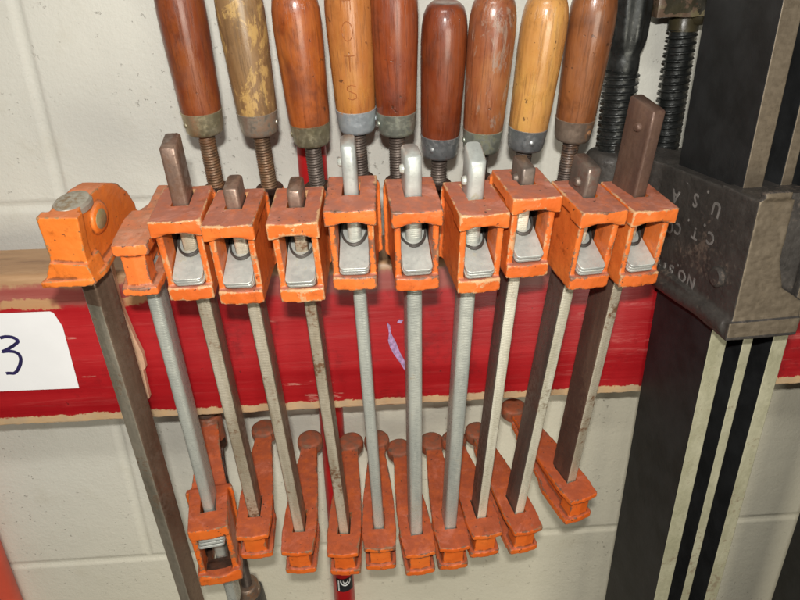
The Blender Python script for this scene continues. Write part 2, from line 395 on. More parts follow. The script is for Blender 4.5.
# ------------------------------------------------------------------ the rail
RAIL_T, RAIL_B, RAIL_F, RAIL_K = -207, -341.5, 482, 538
def px2rail(px, py, Y=None):
    Y = Y or RAIL_F
    d = fw * 1.0 + r2 * ((px - 400) / 680) + u2 * (-(py - 300) / 680)
    return d.x / d.y * Y, d.z / d.y * Y
def build_rail():
    bm = bmesh.new(); x0, x1 = -900, 1100; n = 500
    random.seed(3)
    prof = [(RAIL_F + 1.5, RAIL_B), (RAIL_F, RAIL_B + 2), (RAIL_F, RAIL_B + 60), (RAIL_F, RAIL_T - 60), (RAIL_F, RAIL_T - 8), (RAIL_F + .8, RAIL_T - 4), (RAIL_F + 3, RAIL_T - 1), (RAIL_F + 6, RAIL_T), (RAIL_K, RAIL_T), (RAIL_K, RAIL_B)]
    rings = []
    for i in range(n + 1):
        x = x0 + (x1 - x0) * i / n
        w = [random.uniform(-.35, .35) for _ in prof]
        rings.append([bm.verts.new((x, y + w[k] * .6, z + (w[k] if k < 2 or 4 <= k <= 7 else 0))) for k, (y, z) in enumerate(prof)])
    m_ = len(prof)
    for a, b in zip(rings, rings[1:]):
        for i in range(m_): bm.faces.new([a[i], a[(i + 1) % m_], b[(i + 1) % m_], b[i]])
    bm.faces.new(rings[0]); bm.faces.new(rings[-1][::-1])
    m, nt, b = newmat('red_painted_rail_wood'); g = G(nt)
    g.co = g.obj
    s = g.sep(g.obj); z = s[2]
    streak = g.noise(30, 7, .65, .2, stretch=(.10, 1, 1.6)); fine = g.noise(160, 6, .7, stretch=(.10, 1, 1)); n2 = g.noise(70, 5, .65); n3 = g.noise(14, 4, .6)
    red = g.mix(g.ramp(streak, .3, .7), (.34, .006, .010), (.45, .011, .015))
    red = g.mix(g.ramp(fine, .55, .78, 0, .35), red, (.26, .008, .012))
    # rubbed pale streaks, with glare painted in toward the right-hand end
    rub_glare = g.math('MULTIPLY', g.ramp(g.noise(60, 7, .75, .4, stretch=(.13, 1, 2.0)), .52, .68), g.ramp(s[0], .12, .26, .10, .50))
    red = g.mix(rub_glare, red, (.62, .20, .18))
    scr = g.ramp(g.noise(50, 7, .7, .2, stretch=(.3, 1, 2)), .65, .70, 0, .55)
    red = g.mix(scr, red, (.62, .33, .26))
    red = g.mix(g.ramp(g.noise(26, 8, .78), .54, .72, 0, .6), red, (.13, .006, .008))
    red = g.mix(g.ramp(g.noise(120, 4, .7), .68, .73, 0, .7), red, (.09, .01, .01))
    raw = g.mix(g.ramp(streak, .3, .7), (.30, .165, .080), (.50, .31, .165))
    raw = g.mix(g.ramp(fine, .5, .75, 0, .6), raw, (.12, .055, .025))
    cream = g.mix(g.ramp(n2, .35, .65), (.66, .44, .24), (.58, .42, .26))
    zt = RAIL_T * MM; zb = RAIL_B * MM
    wob = g.math('MULTIPLY', g.math('SUBTRACT', g.noise(95, 8, .8), .5), .012)
    wob2 = g.math('MULTIPLY', g.math('SUBTRACT', n3, .5), .016)
    zz = g.math('ADD', z, g.math('ADD', wob, wob2))
    # the top edge band is a dull worn wine colour, higher still bare brown
    wine = g.mix(g.ramp(streak, .35, .65), (.26, .06, .05), (.36, .13, .10))
    c = g.mix(g.ramp(zz, zt - .028, zt - .022, 0, .85), red, wine)
    tan = g.math('MULTIPLY', g.math('MULTIPLY', g.ramp(g.math('ABSOLUTE', g.math('ADD', zz, -(zt - .023))), .003, .0045, 1, 0), g.ramp(g.noise(22, 3), .48, .55)), g.ramp(s[0], -.17, -.15, 1, 0))
    c = g.mix(g.math('MULTIPLY', tan, .8), c, (.50, .30, .14))
    c = g.mix(g.ramp(zz, zt - .011, zt - .006), c, raw)
    bot = g.ramp(g.math('ADD', z, wob), zb + .0075, zb + .0085, 1, 0)
    c = g.mix(bot, c, cream)
    g.link(c, b.inputs['Base Color'])
    g.setin(b.inputs['Roughness'], g.ramp(streak, .3, .7, .36, .55))
    g.bump(g.math('ADD', streak, g.math('MULTIPLY', fine, .5)), .4, .0012, b)
    o = fin(bm, 'wooden_rail', m, ang=50)
    o.location = (0, 0, CAMZ)
    tag(o, 'long red painted wooden rail with worn bare top edge, carrying the clamps', 'rail', kind='structure')
    # pale violet scuff on the paint
    bm = bmesh.new()
    for pts in ([(387, 322), (390, 325), (391, 333), (396, 342), (400, 352), (405, 361), (408, 372), (404, 369), (400, 362), (394, 354), (390, 347), (388, 340), (389, 333)],
                [(399, 319), (403, 320), (401, 323), (397, 322)]):
        prism(bm, [px2rail(x, y) for x, y in pts], 'y', RAIL_F - .9, RAIL_F - .2)
    fin(bm, 'paint_scuff', M['scuff'], o)
build_rail()

# card with the number
root = empty('number_card', Matrix.Translation((-.28, (RAIL_F - 1) * MM, CAMZ - .27)))
tag(root, 'white paper card with a handwritten blue 3 on the red rail', 'card')
bm = bmesh.new()
outl = [(-332, -236), (-240, -236.5), (-237.5, -238), (-233.5, -250), (-233.5, -307), (-332, -306)]
prism(bm, [(x + 280, z + 270) for x, z in outl], 'y', -.5, 0)
fin(bm, 'paper', M['paper'], root, smooth=False)
st = [(1, 337), (6, 335.5), (13, 336), (18, 338.5), (19, 341), (14, 345), (7, 349), (2, 351), (8, 350), (15, 350.5), (20, 353), (22, 358), (21, 364), (18, 370), (15, 372.5), (10, 372), (6, 372.5)]
bm = bmesh.new(); P = []
for a, b_ in zip(st, st[1:]):
    for t in (0, .25, .5, .75):
        x, z = px2rail(a[0] + (b_[0] - a[0]) * t, a[1] + (b_[1] - a[1]) * t); P.append((x + 280, z + 270))
for _ in range(2): P = [P[0]] + [((P[i - 1][0] + P[i][0] * 2 + P[i + 1][0]) / 4, (P[i - 1][1] + 2 * P[i][1] + P[i + 1][1]) / 4) for i in range(1, len(P) - 1)] + [P[-1]]
tube(bm, [(x, -.55, z) for x, z in P], 1.45, 8)
for v in bm.verts: v.co.y = -.55 + (v.co.y + .55) * .12
fin(bm, 'digit', M['ink'], root)

# pale shim of bare wood behind the dark bar
bm = bmesh.new()
pp = [px2rail(*q, 477) for q in [(97, 258), (113, 262), (121, 300), (137, 338), (144, 352), (147, 366), (144.5, 368), (151, 396), (140, 400), (120, 340)]]
prism(bm, pp, 'y', 473, 479)
o = fin(bm, 'wood_splinter', M['shim'], smooth=False, bevel=.8); o.location = (0, 0, CAMZ)
tag(o, 'thin strip of pale bare wood standing on the rail behind the large dark bar', 'wood strip')

# ------------------------------------------------------------------ clamp family
def jaw_mesh():
    bm = bmesh.new()
    prism(bm, [(-13.5, -20), (0, -21.8), (13.5, -20), (15.2, 0), (14.2, 30), (11.5, 60), (8.5, 84), (8, 102), (-8, 102), (-8.5, 84), (-11.5, 60), (-14.2, 30), (-15.2, 0)], 'z', -5.4, 0)
    box(bm, -5, 5, -14, 88, -27, -4)
    prism(bm, [(-9, -17), (0, -18.5), (9, -17), (9, -2), (-9, -2)], 'z', -27, -4)
    prism(bm, [(-13.5, -19), (0, -20.5), (13.5, -19), (14, 20), (11, 32), (-11, 32), (-14, 20)], 'z', -32, -25.5)
    loft(bm, [(24, 12, -31, -25.5), (60, 9, -24, -18), (96, 7, -16, -10)])
    lathe(bm, [(11.2, -12), (12.6, -9), (13, -5), (12.6, -.5), (10.5, 1.4), (5, 2)], 32, (0, 106, 0))
    return fuse(bm, 'fixed_jaw', .8, 3, [(-5.5, 5.5, -1.0, 21.3, -9, 6)])
def head_mesh():
    bm = bmesh.new()
    def plate(z0, z1, w, yf):
        prism(bm, [(-w, yf), (0, yf - 1.6), (w, yf), (w, 27), (-w, 27)], 'z', z0, z1)
    plate(8, 17.5, 14.8, -20.5); plate(57, 65, 16.6, -21)
    prism(bm, [(-16.6, 58), (-16.6, 54), (-11, 54.5), (-5, 56.5), (5, 56.5), (11, 54.5), (16.6, 54), (16.6, 58)], 'y', -21, -6)
    box(bm, -14.6, -10.4, -17.5, 26, 10, 62); box(bm, 10.4, 14.6, -17.5, 26, 10, 62)
    prism(bm, [(-18.5, 23.5), (18.5, 23.5), (17, 29), (-17, 29)], 'z', 9, 61)
    loft(bm, [(24, 4.5, 12, 58), (60, 4, 2, 44), (106, 4, -2, 24)])
    loft(bm, [(26, 14, 56, 61), (60, 9.5, 42, 47), (106, 8, 19, 25)])
    loft(bm, [(26, 14, 9, 14.5), (60, 10, 3, 8), (106, 8, -4, 2)])
    lathe(bm, [(10.5, -6), (11.5, -4), (11.5, 26), (10.5, 28)], 32, (0, 105, 0))
    return fuse(bm, 'sliding_head', .8, 2, [(-5.9, 5.9, -1.3, 21.5, 50, 70), (-5.9, 5.9, -1.8, 22.4, 0, 19.5)])
JAW = jaw_mesh(); HEAD = head_mesh()
JAW_M = JAW; HEAD_M = HEAD

def clone_mesh(me, mat):
    m = me.copy(); m.materials.clear(); m.materials.append(mat); return m
cache = {}
def shared(me, key, mat):
    if (key, mat.name) not in cache:
        m_ = cache[(key, mat.name)] = clone_mesh(me, mat)
        if key == 'head':                     # shade inside the window, painted as a dark material
            m_.materials.append(M['window_shade']); q = S * MM
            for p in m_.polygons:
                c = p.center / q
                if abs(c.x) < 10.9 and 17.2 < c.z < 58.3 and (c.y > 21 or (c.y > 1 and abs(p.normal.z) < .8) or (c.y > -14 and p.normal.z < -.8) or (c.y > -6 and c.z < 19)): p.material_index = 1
    return cache[(key, mat.name)]

def clutch(parent):
    a = Vector((0, 21, 39)); f = Vector((0, -22.5, 25)); d = (f - a); Ln = d.length; d.normalize()
    n = Vector((0, -d.z, d.y)); n = n if n.z > 0 else -n
    for k in range(3):
        bm = bmesh.new(); off = -2.35 * k; sh = random.uniform(-.5, .9) - .4 * k; ex = random.uniform(-.4, .4)
        out = []
        w = 9.8; r = 3.2
        out += [(-w, 0), (-w, Ln - r)] + [(-w + r - r * math.cos(t), Ln - r + r * math.sin(t)) for t in (R(22), R(45), R(68))] + [(-w + r, Ln)]
        out += [(w - r, Ln)] + [(w - r + r * math.sin(t), Ln - r + r * math.cos(t)) for t in (R(22), R(45), R(68))] + [(w, Ln - r), (w, 0)]
        lo, hi = [], []
        for x, s in out:
            p = a + d * (s + sh) + Vector((x + ex, 0, 0)) + n * off
            hi.append(bm.verts.new(p)); lo.append(bm.verts.new(p - n * 2.0))
        bm.faces.new(hi); bm.faces.new(lo[::-1]); N = len(hi)
        for i in range(N): bm.faces.new([hi[i], hi[(i + 1) % N], lo[(i + 1) % N], lo[i]])
        o = fin(bm, 'clutch_plate', M['plate'], parent, scale=MM * S, bevel=.45)
    bm = bmesh.new(); pts = []
    for i in range(41):                       # the return spring: one and a half coils lying on the top plate
        t = 2 * math.pi * i / 28 - .4; q = i / 40
        y = 8.6 - 14.2 * math.cos(t); x = 8.9 * math.sin(t)
        base = a.z + (21 - y) * (f.z - a.z) / 43.5
        pts.append((x, y, base + 1.3 + 4.5 * max(0, q - .55)))
    tube(bm, pts, .8, 10)
    fin(bm, 'spring', M['spring'], parent, scale=MM * S)

HANDLE_PROF = [(14.3, 16.2), (14.7, 22), (15.1, 36), (15.6, 54), (16.1, 72), (16.2, 84), (15.8, 94), (14.7, 101), (12.8, 106.2), (10.2, 108.6), (9.0, 109.4), (8.6, 109.2), (4, 109), (.0001, 109)]
def handle(root, t, zF, mat, fer, up=1, k=1.0, pin_ang=200, dz=0):
    """wooden handle on the screw axis at local (0,t), ferrule foot at zF"""
    bm = bmesh.new()
    lathe(bm, [(r * k, z + zF + dz * (z > 60)) for r, z in HANDLE_PROF], 48, (0, t, 0))
    h = fin(bm, 'handle', mat, root, scale=MM * S, ang=70)
    bm = bmesh.new()
    lathe(bm, [(5, zF + 1.2), (10.5, zF), (12.4, zF + .8), (13.4, zF + 3), (13.9, zF + 9), (14.6, zF + 15.5), (14.9, zF + 17.2), (14.3, zF + 17.6), (12, zF + 17.4)], 44, (0, t, 0))
    f = fin(bm, 'ferrule', fer, h, scale=MM * S, ang=60)
    f.scale = (1, 1, 1)
    bm = bmesh.new()
    lathe(bm, [(.001, 1.9), (1.2, 1.8), (2.0, 1.2), (2.3, 0), (2.3, -3)], 16, (0, 0, 0))
    A = R(pin_ang)
    rot = Matrix.Rotation(A, 4, 'Z') @ Matrix.Rotation(R(90), 4, 'Y')
    bmesh.ops.transform(bm, matrix=Matrix.Translation((math.cos(A) * 13.2, math.sin(A) * 13.2 + t, zF + 9)) @ rot, verts=bm.verts)
    fin(bm, 'ferrule_pin', fer, f, scale=MM * S)
    return h

def bar(root, z0, z1, mat, w=4.7, d=22, slant=0, top=True, edge=None, pin=None, rad=3.3, stubmat=None, stubz=0):
    bm = bmesh.new(); r = rad
    out = []
    for cx, cyy, a0 in ((w - r, r, -90), (w - r, d - r, 0), (-w + r, d - r, 90), (-w + r, r, 180)):
        for k in range(5): t = R(a0 + k * 22.5); out.append((cx + r * math.cos(t), cyy + r * math.sin(t)))
    nseg = max(2, int((z1 - z0) / 12)); rings = []
    for j in range(nseg + 1):
        z = z0 + (z1 - z0) * j / nseg
        rings.append([bm.verts.new((x, y, z + (slant * (y - d / 2) if j == nseg else 0))) for x, y in out])
    for s_, ins in ((1.1, .82),) :
        rings.append([bm.verts.new((x * ins, d / 2 + (y - d / 2) * (.5 + ins / 2), z1 + s_ + slant * (y - d / 2))) for x, y in out])
    for a, b in zip(rings, rings[1:]):
        for i in range(len(out)): bm.faces.new([a[i], a[(i + 1) % len(out)], b[(i + 1) % len(out)], b[i]])
    bm.faces.new(rings[0][::-1]); bm.faces.new(rings[-1])
    o = fin(bm, 'bar', mat, root, scale=MM * S, ang=50)
    if edge:  # paler front metal, the highlight streak is put into its colour
        o.data.materials.append(edge)
        for p in o.data.polygons:
            if p.normal.y < -.6 and p.center.z < .001 * S * (z1 - 20): p.material_index = 1
    if stubmat:
        o.data.materials.append(stubmat); k_ = len(o.data.materials) - 1
        for p in o.data.polygons:
            if p.center.z > stubz * S * MM: p.material_index = k_
    if pin:
        bm = bmesh.new()
        lathe(bm, [(.001, -3.2), (2.2, -2.8), (3.0, -1.6), (3.1, 0), (3.1, 2)], 18, (0, 0, 0), 'x')
        bmesh.ops.translate(bm, verts=bm.verts, vec=(-w + .4, d * .42, pin))
        fin(bm, 'pin', mat, o, scale=MM * S)
    return o

def screw(root, t, z0, z1, mat, r=6.2, pad=True):
    bm = bmesh.new(); thread(bm, r, .75, 2.1, z0 + (6 if pad else 0), z1 + 2, (0, t))
    s = fin(bm, 'screw', mat, root, scale=MM * S, ang=60)
    if pad:
        bm = bmesh.new()
        lathe(bm, [(9.5, z0), (11, z0 + 1), (11, z0 + 4), (7.2, z0 + 8), (6.5, z0 + 12)], 28, (0, t, 0))
        fin(bm, 'swivel_pad', M['screw'], s, scale=MM * S)
    return s

W = {}
W[1] = wood('handle_dark_cherry', (0.119, 0.022, 0.008), (0.217, 0.052, 0.014), (.09, .026, .016), .8)
W[2] = wood('handle_peeling_olive', (0.187, 0.102, 0.042), (0.255, 0.149, 0.065), (.13, .075, .035), .7, (.46, .29, .10), .62, rough=.34)
W[3] = wood('handle_orange_brown', (0.230, 0.047, 0.009), (0.357, 0.090, 0.017), (.09, .022, .009), .7)
W[4] = wood('handle_amber', (.34, .115, .028), (.42, .160, .042), (.20, .06, .016), .5, rough=.34)
W[5] = wood('handle_red_brown', (0.158, 0.028, 0.008), (0.259, 0.058, 0.016), (.10, .024, .012), .7)
W[6] = wood('handle_deep_red', (0.115, 0.020, 0.006), (0.187, 0.037, 0.010), (.06, .016, .008), .7)
W[7] = wood('handle_worn_brown', (0.196, 0.050, 0.017), (0.289, 0.094, 0.035), (.11, .035, .018), .6, (.27, .18, .13), .52, rough=.38)
W[8] = wood('handle_honey', (0.432, 0.195, 0.049), (0.513, 0.248, 0.073), (.32, .13, .030), .45, rough=.30)
W[9] = wood('handle_tan_brown', (0.180, 0.056, 0.017), (0.259, 0.093, 0.030), (.09, .032, .014), .7)

DATA = {
1 :( [-96.3, 425.0, -402.9], [[0.9996, 0.0087, 0.0264], [-0.0123, 0.9902, 0.1389], [-0.025, -0.1391, 0.99]] , 227.9, 105.4, 302.5, -0.5, 332.5),
2 :( [-61.4, 425.0, -422.3], [[0.9982, -0.0523, 0.0308], [0.0475, 0.9889, 0.1408], [-0.0379, -0.1391, 0.9896]] , 246.0, 109.6, 320.5, -1.0, 326.4),
3 :( [-24.4, 425.0, -427.7], [[0.9971, -0.0697, 0.0314], [0.0646, 0.9878, 0.1415], [-0.0409, -0.1391, 0.9894]] , 251.8, 109.6, 317.3, 0.5, 329.8),
4 :( [5.0, 425.0, -424.6], [[0.9993, -0.0262, 0.0257], [0.0223, 0.9899, 0.1398], [-0.0291, -0.1391, 0.9898]] , 255.2, 107.5, 323.6, -2.0, 353.1),
5 :( [36.9, 425.0, -434.1], [[0.9966, 0.0784, 0.0245], [-0.0811, 0.9872, 0.1376], [-0.0134, -0.1392, 0.9902]] , 263.2, 105.4, 332.0, -3.0, 356.0),
6 :( [65.8, 425.0, -429.7], [[0.9986, 0.0523, -0.0043], [-0.0512, 0.9889, 0.1396], [0.0115, -0.1392, 0.9902]] , 254.6, 106.5, 307.8, 2.5, 348.7),
7 :( [91.9, 425.0, -419.5], [[0.9925, 0.1219, -0.0095], [-0.1193, 0.9827, 0.1413], [0.0266, -0.1391, 0.9899]] , 252.0, 97.0, 303.6, 0.0, 329.9),
8 :( [124.0, 425.0, -416.6], [[0.9779, 0.2079, -0.0214], [-0.2026, 0.9682, 0.1466], [0.0512, -0.139, 0.989]] , 238.7, 103.3, 298.3, -2.0, 325.6),
9 :( [165.5, 425.0, -386.1], [[0.9509, 0.309, 0.0195], [-0.3086, 0.9408, 0.14], [0.025, -0.1391, 0.99]] , 203.5, 100.1, 272.0, -9.0, 327.9)}
LOOK = {  # bar material, bright edge, ferrule, screw, slant, pin below top, label
1: ('bar_side_brown', 'bar_tarnish_highlight', 0, 'screw_brown', .10, None, 'orange bar clamp with dark cherry handle and tall brown bar end, leftmost upright handle'),
2: ('bar_side_brown', 'bar_tarnish_highlight', 1, 'screw_brown', .05, None, 'orange bar clamp whose olive handle is peeling in yellow patches'),
3: ('bar_side_brown', 'bar_tarnish_highlight', 0, 'screw', .05, None, 'orange bar clamp with orange-brown handle, its screw in front of the red pipe'),
4: ('bar_silver', None, 2, 'screw', 0, 12, 'orange bar clamp with amber handle stamped with letters above a blue-grey ferrule'),
5: ('bar_silver', None, 3, 'screw', .03, 10, 'orange bar clamp with red-brown handle, between the stamped handle and the short deep red one'),
6: ('bar_silver', None, 4, 'screw', .28, 17, 'orange bar clamp with deep red handle whose rounded top is in view'),
7: ('bar_dark', 'edge_bright', 3, 'screw', .05, 9, 'orange bar clamp with worn brown handle rubbed grey, left of the honey coloured handle'),
8: ('bar_dark', 'edge_bright', 4, 'screw', .08, 12, 'orange bar clamp with pale honey coloured wooden handle'),
9: ('bar_rust', 'bar_tarnish_highlight', 5, 'screw', .12, 13, 'orange bar clamp with tall rust brown bar end beside the black cast iron clamp')}
GROUP = 'orange bar clamps hanging side by side on the red rail'

def clamp(i):
    P, A, L, t, F, dyaw, stub = DATA[i]
    lk = LOOK[i]
    root = empty('bar_clamp', frame(P, A)); tag(root, lk[6], 'clamp', GROUP)
    k = S * MM
    wtop = {1: 4.9, 2: 4.7, 3: 4.4, 4: 4.5, 5: 5.3, 6: 5.4, 7: 4.5, 8: 4.7, 9: 4.8}[i]
    o = bar(root, -8, stub, M[lk[0]], w=wtop, d={7: 20, 8: 22, 9: 24}.get(i, 20), slant=lk[4], edge=M[lk[1]] if lk[1] else None, pin=(stub - lk[5]) if lk[5] else None,
            rad={1: 2.0, 2: 2.2, 3: 2.2, 7: 2.0, 8: 2.0, 9: 1.6}.get(i, 3.0), stubmat={4: M['stub_silver'], 5: M['stub_silver'], 6: M['stub_silver'], 1: M['stub_brown'], 2: M['stub_brown'], 3: M['stub_brown'], 7: M['bar_dark'], 8: M['bar_dark'], 9: M['bar_rust']}.get(i), stubz=L + 56)
    if i in (1, 2, 3): pass
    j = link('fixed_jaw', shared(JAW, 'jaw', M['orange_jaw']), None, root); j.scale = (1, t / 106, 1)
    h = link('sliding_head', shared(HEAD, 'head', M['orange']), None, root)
    rot = Matrix.Translation((0, 10 * k, 0)) @ Matrix.Rotation(R(dyaw), 4, 'Z') @ Matrix.Translation((0, -10 * k, 0))
    up = empty_local = rot
    sx, sy_ = {8: (1, 0), 9: (2, 0)}.get(i, (0, 0))
    h.matrix_local = rot @ Matrix.Translation((sx * k, sy_ * k, (L + 4.2) * k)) @ Matrix.Diagonal((.945, t / 105, .985, 1))
    clutch(h)
    # screw axis after head yaw
    v = rot @ Vector((0, t * k, 0)); vx, vy = v.x / k, v.y / k
    z_pad = ((RAIL_T + 1.2 - P[2]) / S - t * A[1][2]) / A[2][2]
    s = screw(root, 0, z_pad, F, M[lk[3]]); s.location = (v.x, v.y, 0)
    hd = handle(root, 0, F, W[i], FER[lk[2]], k={1: 1.0, 3: 1.03, 9: 1.0}.get(i, 1.0), pin_ang={1: 215, 2: -10, 3: 190, 4: 0, 5: 190, 6: 235, 7: 180, 8: 262, 9: 290}[i])
    hd.location = (v.x, v.y, 0)
    return root, hd, F
roots = {}
for i in range(1, 10): roots[i] = clamp(i)

# stamped letters on the amber handle (letters wrapped onto the wood, reading downwards)
def text_mesh(body, size, extrude):
    c = bpy.data.curves.new('t', 'FONT'); c.body = body; c.size = size; c.extrude = extrude; c.align_x = 'CENTER'; c.align_y = 'CENTER'
    c.resolution_u = 6; c.offset = .28
    o = bpy.data.objects.new('t', c); col.objects.link(o); bpy.context.view_layer.update()
    me = bpy.data.meshes.new_from_object(o.evaluated_get(bpy.context.evaluated_depsgraph_get()))
    bpy.data.objects.remove(o); bpy.data.curves.remove(c); return me
def stroke_letter(pts_list, w, cz, cx, rad_at, F):
    bm = bmesh.new()
    for pts in pts_list:
        P = []
        for (a, b), (c_, d) in zip(pts, pts[1:]):
            for q in (0, .2, .4, .6, .8, 1): P.append((a + (c_ - a) * q, b + (d - b) * q))
        Q = []
        for x, z in P:
            r = rad_at(cz + z) + .02; th = (x + cx) / r
            Q.append((r * math.sin(th), -r * math.cos(th), F + cz + z))
        tube(bm, Q, w, 6)
    return bm
def rad_at(z):
    for (r0, z0), (r1, z1) in zip(HANDLE_PROF, HANDLE_PROF[1:]):
        if z0 <= z <= z1: return r0 + (r1 - r0) * (z - z0) / (z1 - z0)
    return 15
circ = [(3.6 * math.sin(R(a)), 6.2 * math.cos(R(a))) for a in range(0, 361, 20)]
sshape = [(3, 4.2), (0, 5.2), (-3, 4), (-3, 1.6), (0, .2), (3, -1.4), (3, -4), (0, -5.2), (-3, -4.2)]
_, hd, F4 = roots[4]
for cz, L_ in ((93, [[(-3.2, 6), (-3.2, -6)], [(3.2, 6), (3.2, -6)], [(-3.2, 0), (3.2, 0)]]), (74, [circ]), (53, [[(-3.6, 5), (3.6, 5)], [(0, 5), (0, -5.5)]]), (33, [sshape])):
    fin(stroke_letter(L_, .30, cz, -1.5, rad_at, F4), 'stamped_letter', M['stamp'], hd, scale=MM * S)

# upside-down clamp at the left end of the row
A0 = [[-0.9998, -0.0172, -0.0059], [-0.0162, 0.9909, 0.134], [0.0082, 0.134, -0.991]]
root = empty('bar_clamp', frame([-133.3, 395.7, -175.5], A0))
tag(root, 'orange bar clamp hung upside down, its windowed head at the bottom left', 'clamp', GROUP)
bar(root, -6, 380, M['bar_silver'])
link('fixed_jaw', shared(JAW, 'jawold', M['orange_old']), None, root).scale = (.82, .94, 1.12)
RZ = Matrix.Rotation(R(-7.0), 4, 'Z')
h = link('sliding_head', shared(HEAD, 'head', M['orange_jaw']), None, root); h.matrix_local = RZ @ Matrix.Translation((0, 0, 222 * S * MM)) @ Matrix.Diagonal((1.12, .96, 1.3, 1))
clutch(h)
screw(root, 100, 206, 492, M['screw']).rotation_euler = (0, 0, R(-7.0))
handle(root, 100, 486, flat('dark_handle', (.07, .065, .055), .5), FER[5], k=1.2).rotation_euler = (0, 0, R(-7.0))

# large dark-barred clamp at the far left
u = Vector((0.0069, -0.1392, 0.9902)); y_ = R(24); v = Vector((math.sin(y_), math.cos(y_), 0)); v = (v - u * v.dot(u)).normalized(); x = v.cross(u)
root = empty('large_bar_clamp', frame([-172.4, 398.7, -175.5], [x, v, u]))
tag(root, 'large orange clamp head with rounded back on a wide dark bar, at the far left', 'clamp')
bar(root, -420, 4, M['bar_big'], w=6.6, d=18.5, rad=2.2, edge=M['bar_big_edge'])
bm = bmesh.new()
prism(bm, [(-14, 2), (-17, 30), (-17, 50), (-12, 53), (6, 54), (24, 53), (42, 49), (58, 40), (72, 24), (80, 8), (80, -4), (40, -3), (10, -2)], 'x', -10, 11)
prism(bm, [(-15, 8), (-15.5, 53), (15.5, 53), (13, 25), (13, 8)], 'y', -18, -9)
prism(bm, [(-24, -25), (14, -22), (19, -6), (16, 30), (12, 80), (-12, 80), (-14, 30), (-17, 0)], 'z', -4, 1.5)
prism(bm, [(-23, -3), (-15, 16), (14, 14), (17, -3)], 'y', -21, 0)
lathe(bm, [(12, -2), (13, 0), (12, 3.5), (9, 4.6)], 30, (10, 16, 33), 'x')
me = fuse(bm, 'fixed_head', .8, 4)
me.transform(Matrix.Translation((.0045, 0, .0125)) @ Matrix.Rotation(R(20), 4, 'Z') @ Matrix.Diagonal((.80, .94, .80, 1)))
hd = link('fixed_head', me, M['orange_big'], root)
bm = bmesh.new(); lathe(bm, [(8.0, -2), (8.0, .6), (6.5, 1.8), (3, 2.4), (.001, 2.5)], 28, (14.0, 14, 33), 'x')
fin(bm, 'rivet', M['brass'], hd, scale=MM * S).data.transform(Matrix.Translation((.0045, 0, .0125)) @ Matrix.Rotation(R(20), 4, 'Z') @ Matrix.Diagonal((.80, .94, .80, 1)))
bm = bmesh.new(); lathe(bm, [(12.5, -4), (12.5, 0), (11, 2.2), (6, 3.6), (.001, 4)], 28, (0, 6, 51.5))
for q in bm.verts: q.co.y = 6 + (q.co.y - 6) * 1.35; q.co.x *= 1.1
fin(bm, 'cap', M['capmetal'], hd, scale=MM * S).data.transform(Matrix.Translation((.0045, 0, .0125)) @ Matrix.Rotation(R(20), 4, 'Z') @ Matrix.Diagonal((.80, .94, .80, 1)))

# ------------------------------------------------------------------ red pipes
def pipe(x, y, r, mat, label, z0=-900, z1=330):
    bm = bmesh.new(); lathe(bm, [(r - .5, z0), (r, z0 + 1), (r, (z0 + z1) / 2), (r, z1 - 1), (r - .5, z1)], 40)
    o = fin(bm, 'red_pipe', mat, ang=50); o.location = (x * MM, y * MM, CAMZ); tag(o, label, 'pipe'); return o
pp = pipe(-36, 551, 11.8, M['red_pipe'], 'vertical red pipe against the wall behind the rail, with a black label')
bm = bmesh.new(); n = 24; r = 12.0; rows = []
for z in (-631, -611):
    rows.append([bm.verts.new((r * math.sin(a), -r * math.cos(a), z)) for a in [R(-38 + 100 * i / n) for i in range(n + 1)]])
for i in range(n): bm.faces.new([rows[0][i], rows[0][i + 1], rows[1][i + 1], rows[1][i]])
lb = fin(bm, 'pipe_label', M['label_black'], pp)
bm = bmesh.new()
def cyl(pts, w):
    tube(bm, [(12.15 * math.sin(a / 12.15), -12.15 * math.cos(a / 12.15), z) for a, z in pts], w, 6)
cyl([(-5.0, z) for z in range(-629, -612, 2)], .8)
cyl([(3 + 5.5 * math.sin(R(a)), -614 + 7 * math.cos(R(a))) for a in range(80, 281, 20)], .8)
cyl([(3 + 2.6 * math.sin(R(a)), -614 + 3.5 * math.cos(R(a))) for a in range(80, 281, 20)], .6)
fin(bm, 'label_print', M['label_white'], lb)
pipe(-404, 551, 13, M['red_pink'], 'faded pinkish red pipe cut off by the lower left corner of the picture')

# ------------------------------------------------------------------ black steel bar clamps
th = R(4.4); vb = (-math.sin(th), math.cos(th), 0); xb = (math.cos(th), math.sin(th), 0)
FR = frame([249, 400, 0], [xb, vb, (0, 0, 1)])
root = empty('steel_bar_clamp', FR)
tag(root, 'black steel bar clamp with grey cast iron head lettered upside down U.S.A.', 'clamp', 'black steel bar clamps')
def flatbar(name, x0, x1, y0, y1, parent, z0=-900, z1=260):
    bm = bmesh.new(); zs = [z0 + (z1 - z0) * i / 24 for i in range(25)]
    out = [(x0, y0), (x1, y0), (x1, y0 + 6), (x1 - 3, y0 + 9), (x1 - 3, y1), (x0, y1)] if False else [(x0, y0), (x1, y0), (x1, y1), (x0, y1)]
    rings = [[bm.verts.new((x, y, z)) for x, y in out] for z in zs]
    for a, b in zip(rings, rings[1:]):
        for i in range(4): bm.faces.new([a[i], a[(i + 1) % 4], b[(i + 1) % 4], b[i]])
    bm.faces.new(rings[0]); bm.faces.new(rings[-1][::-1])
    o = fin(bm, name, M['black_paint'], parent, smooth=True, ang=30, bevel=.9)
    o.data.materials.append(M['strip'])
    o.data.materials.append(M['brushed'])
    for p in o.data.polygons:
        if p.normal.y < -.9: p.material_index = 1 if p.center.z < -.16 else 2
    return o
flatbar('bar', -6.8, 6.8, 0, 78, root)
flatbar('bar', 21.3, 29.4, 3, 74, root)
bm = bmesh.new()
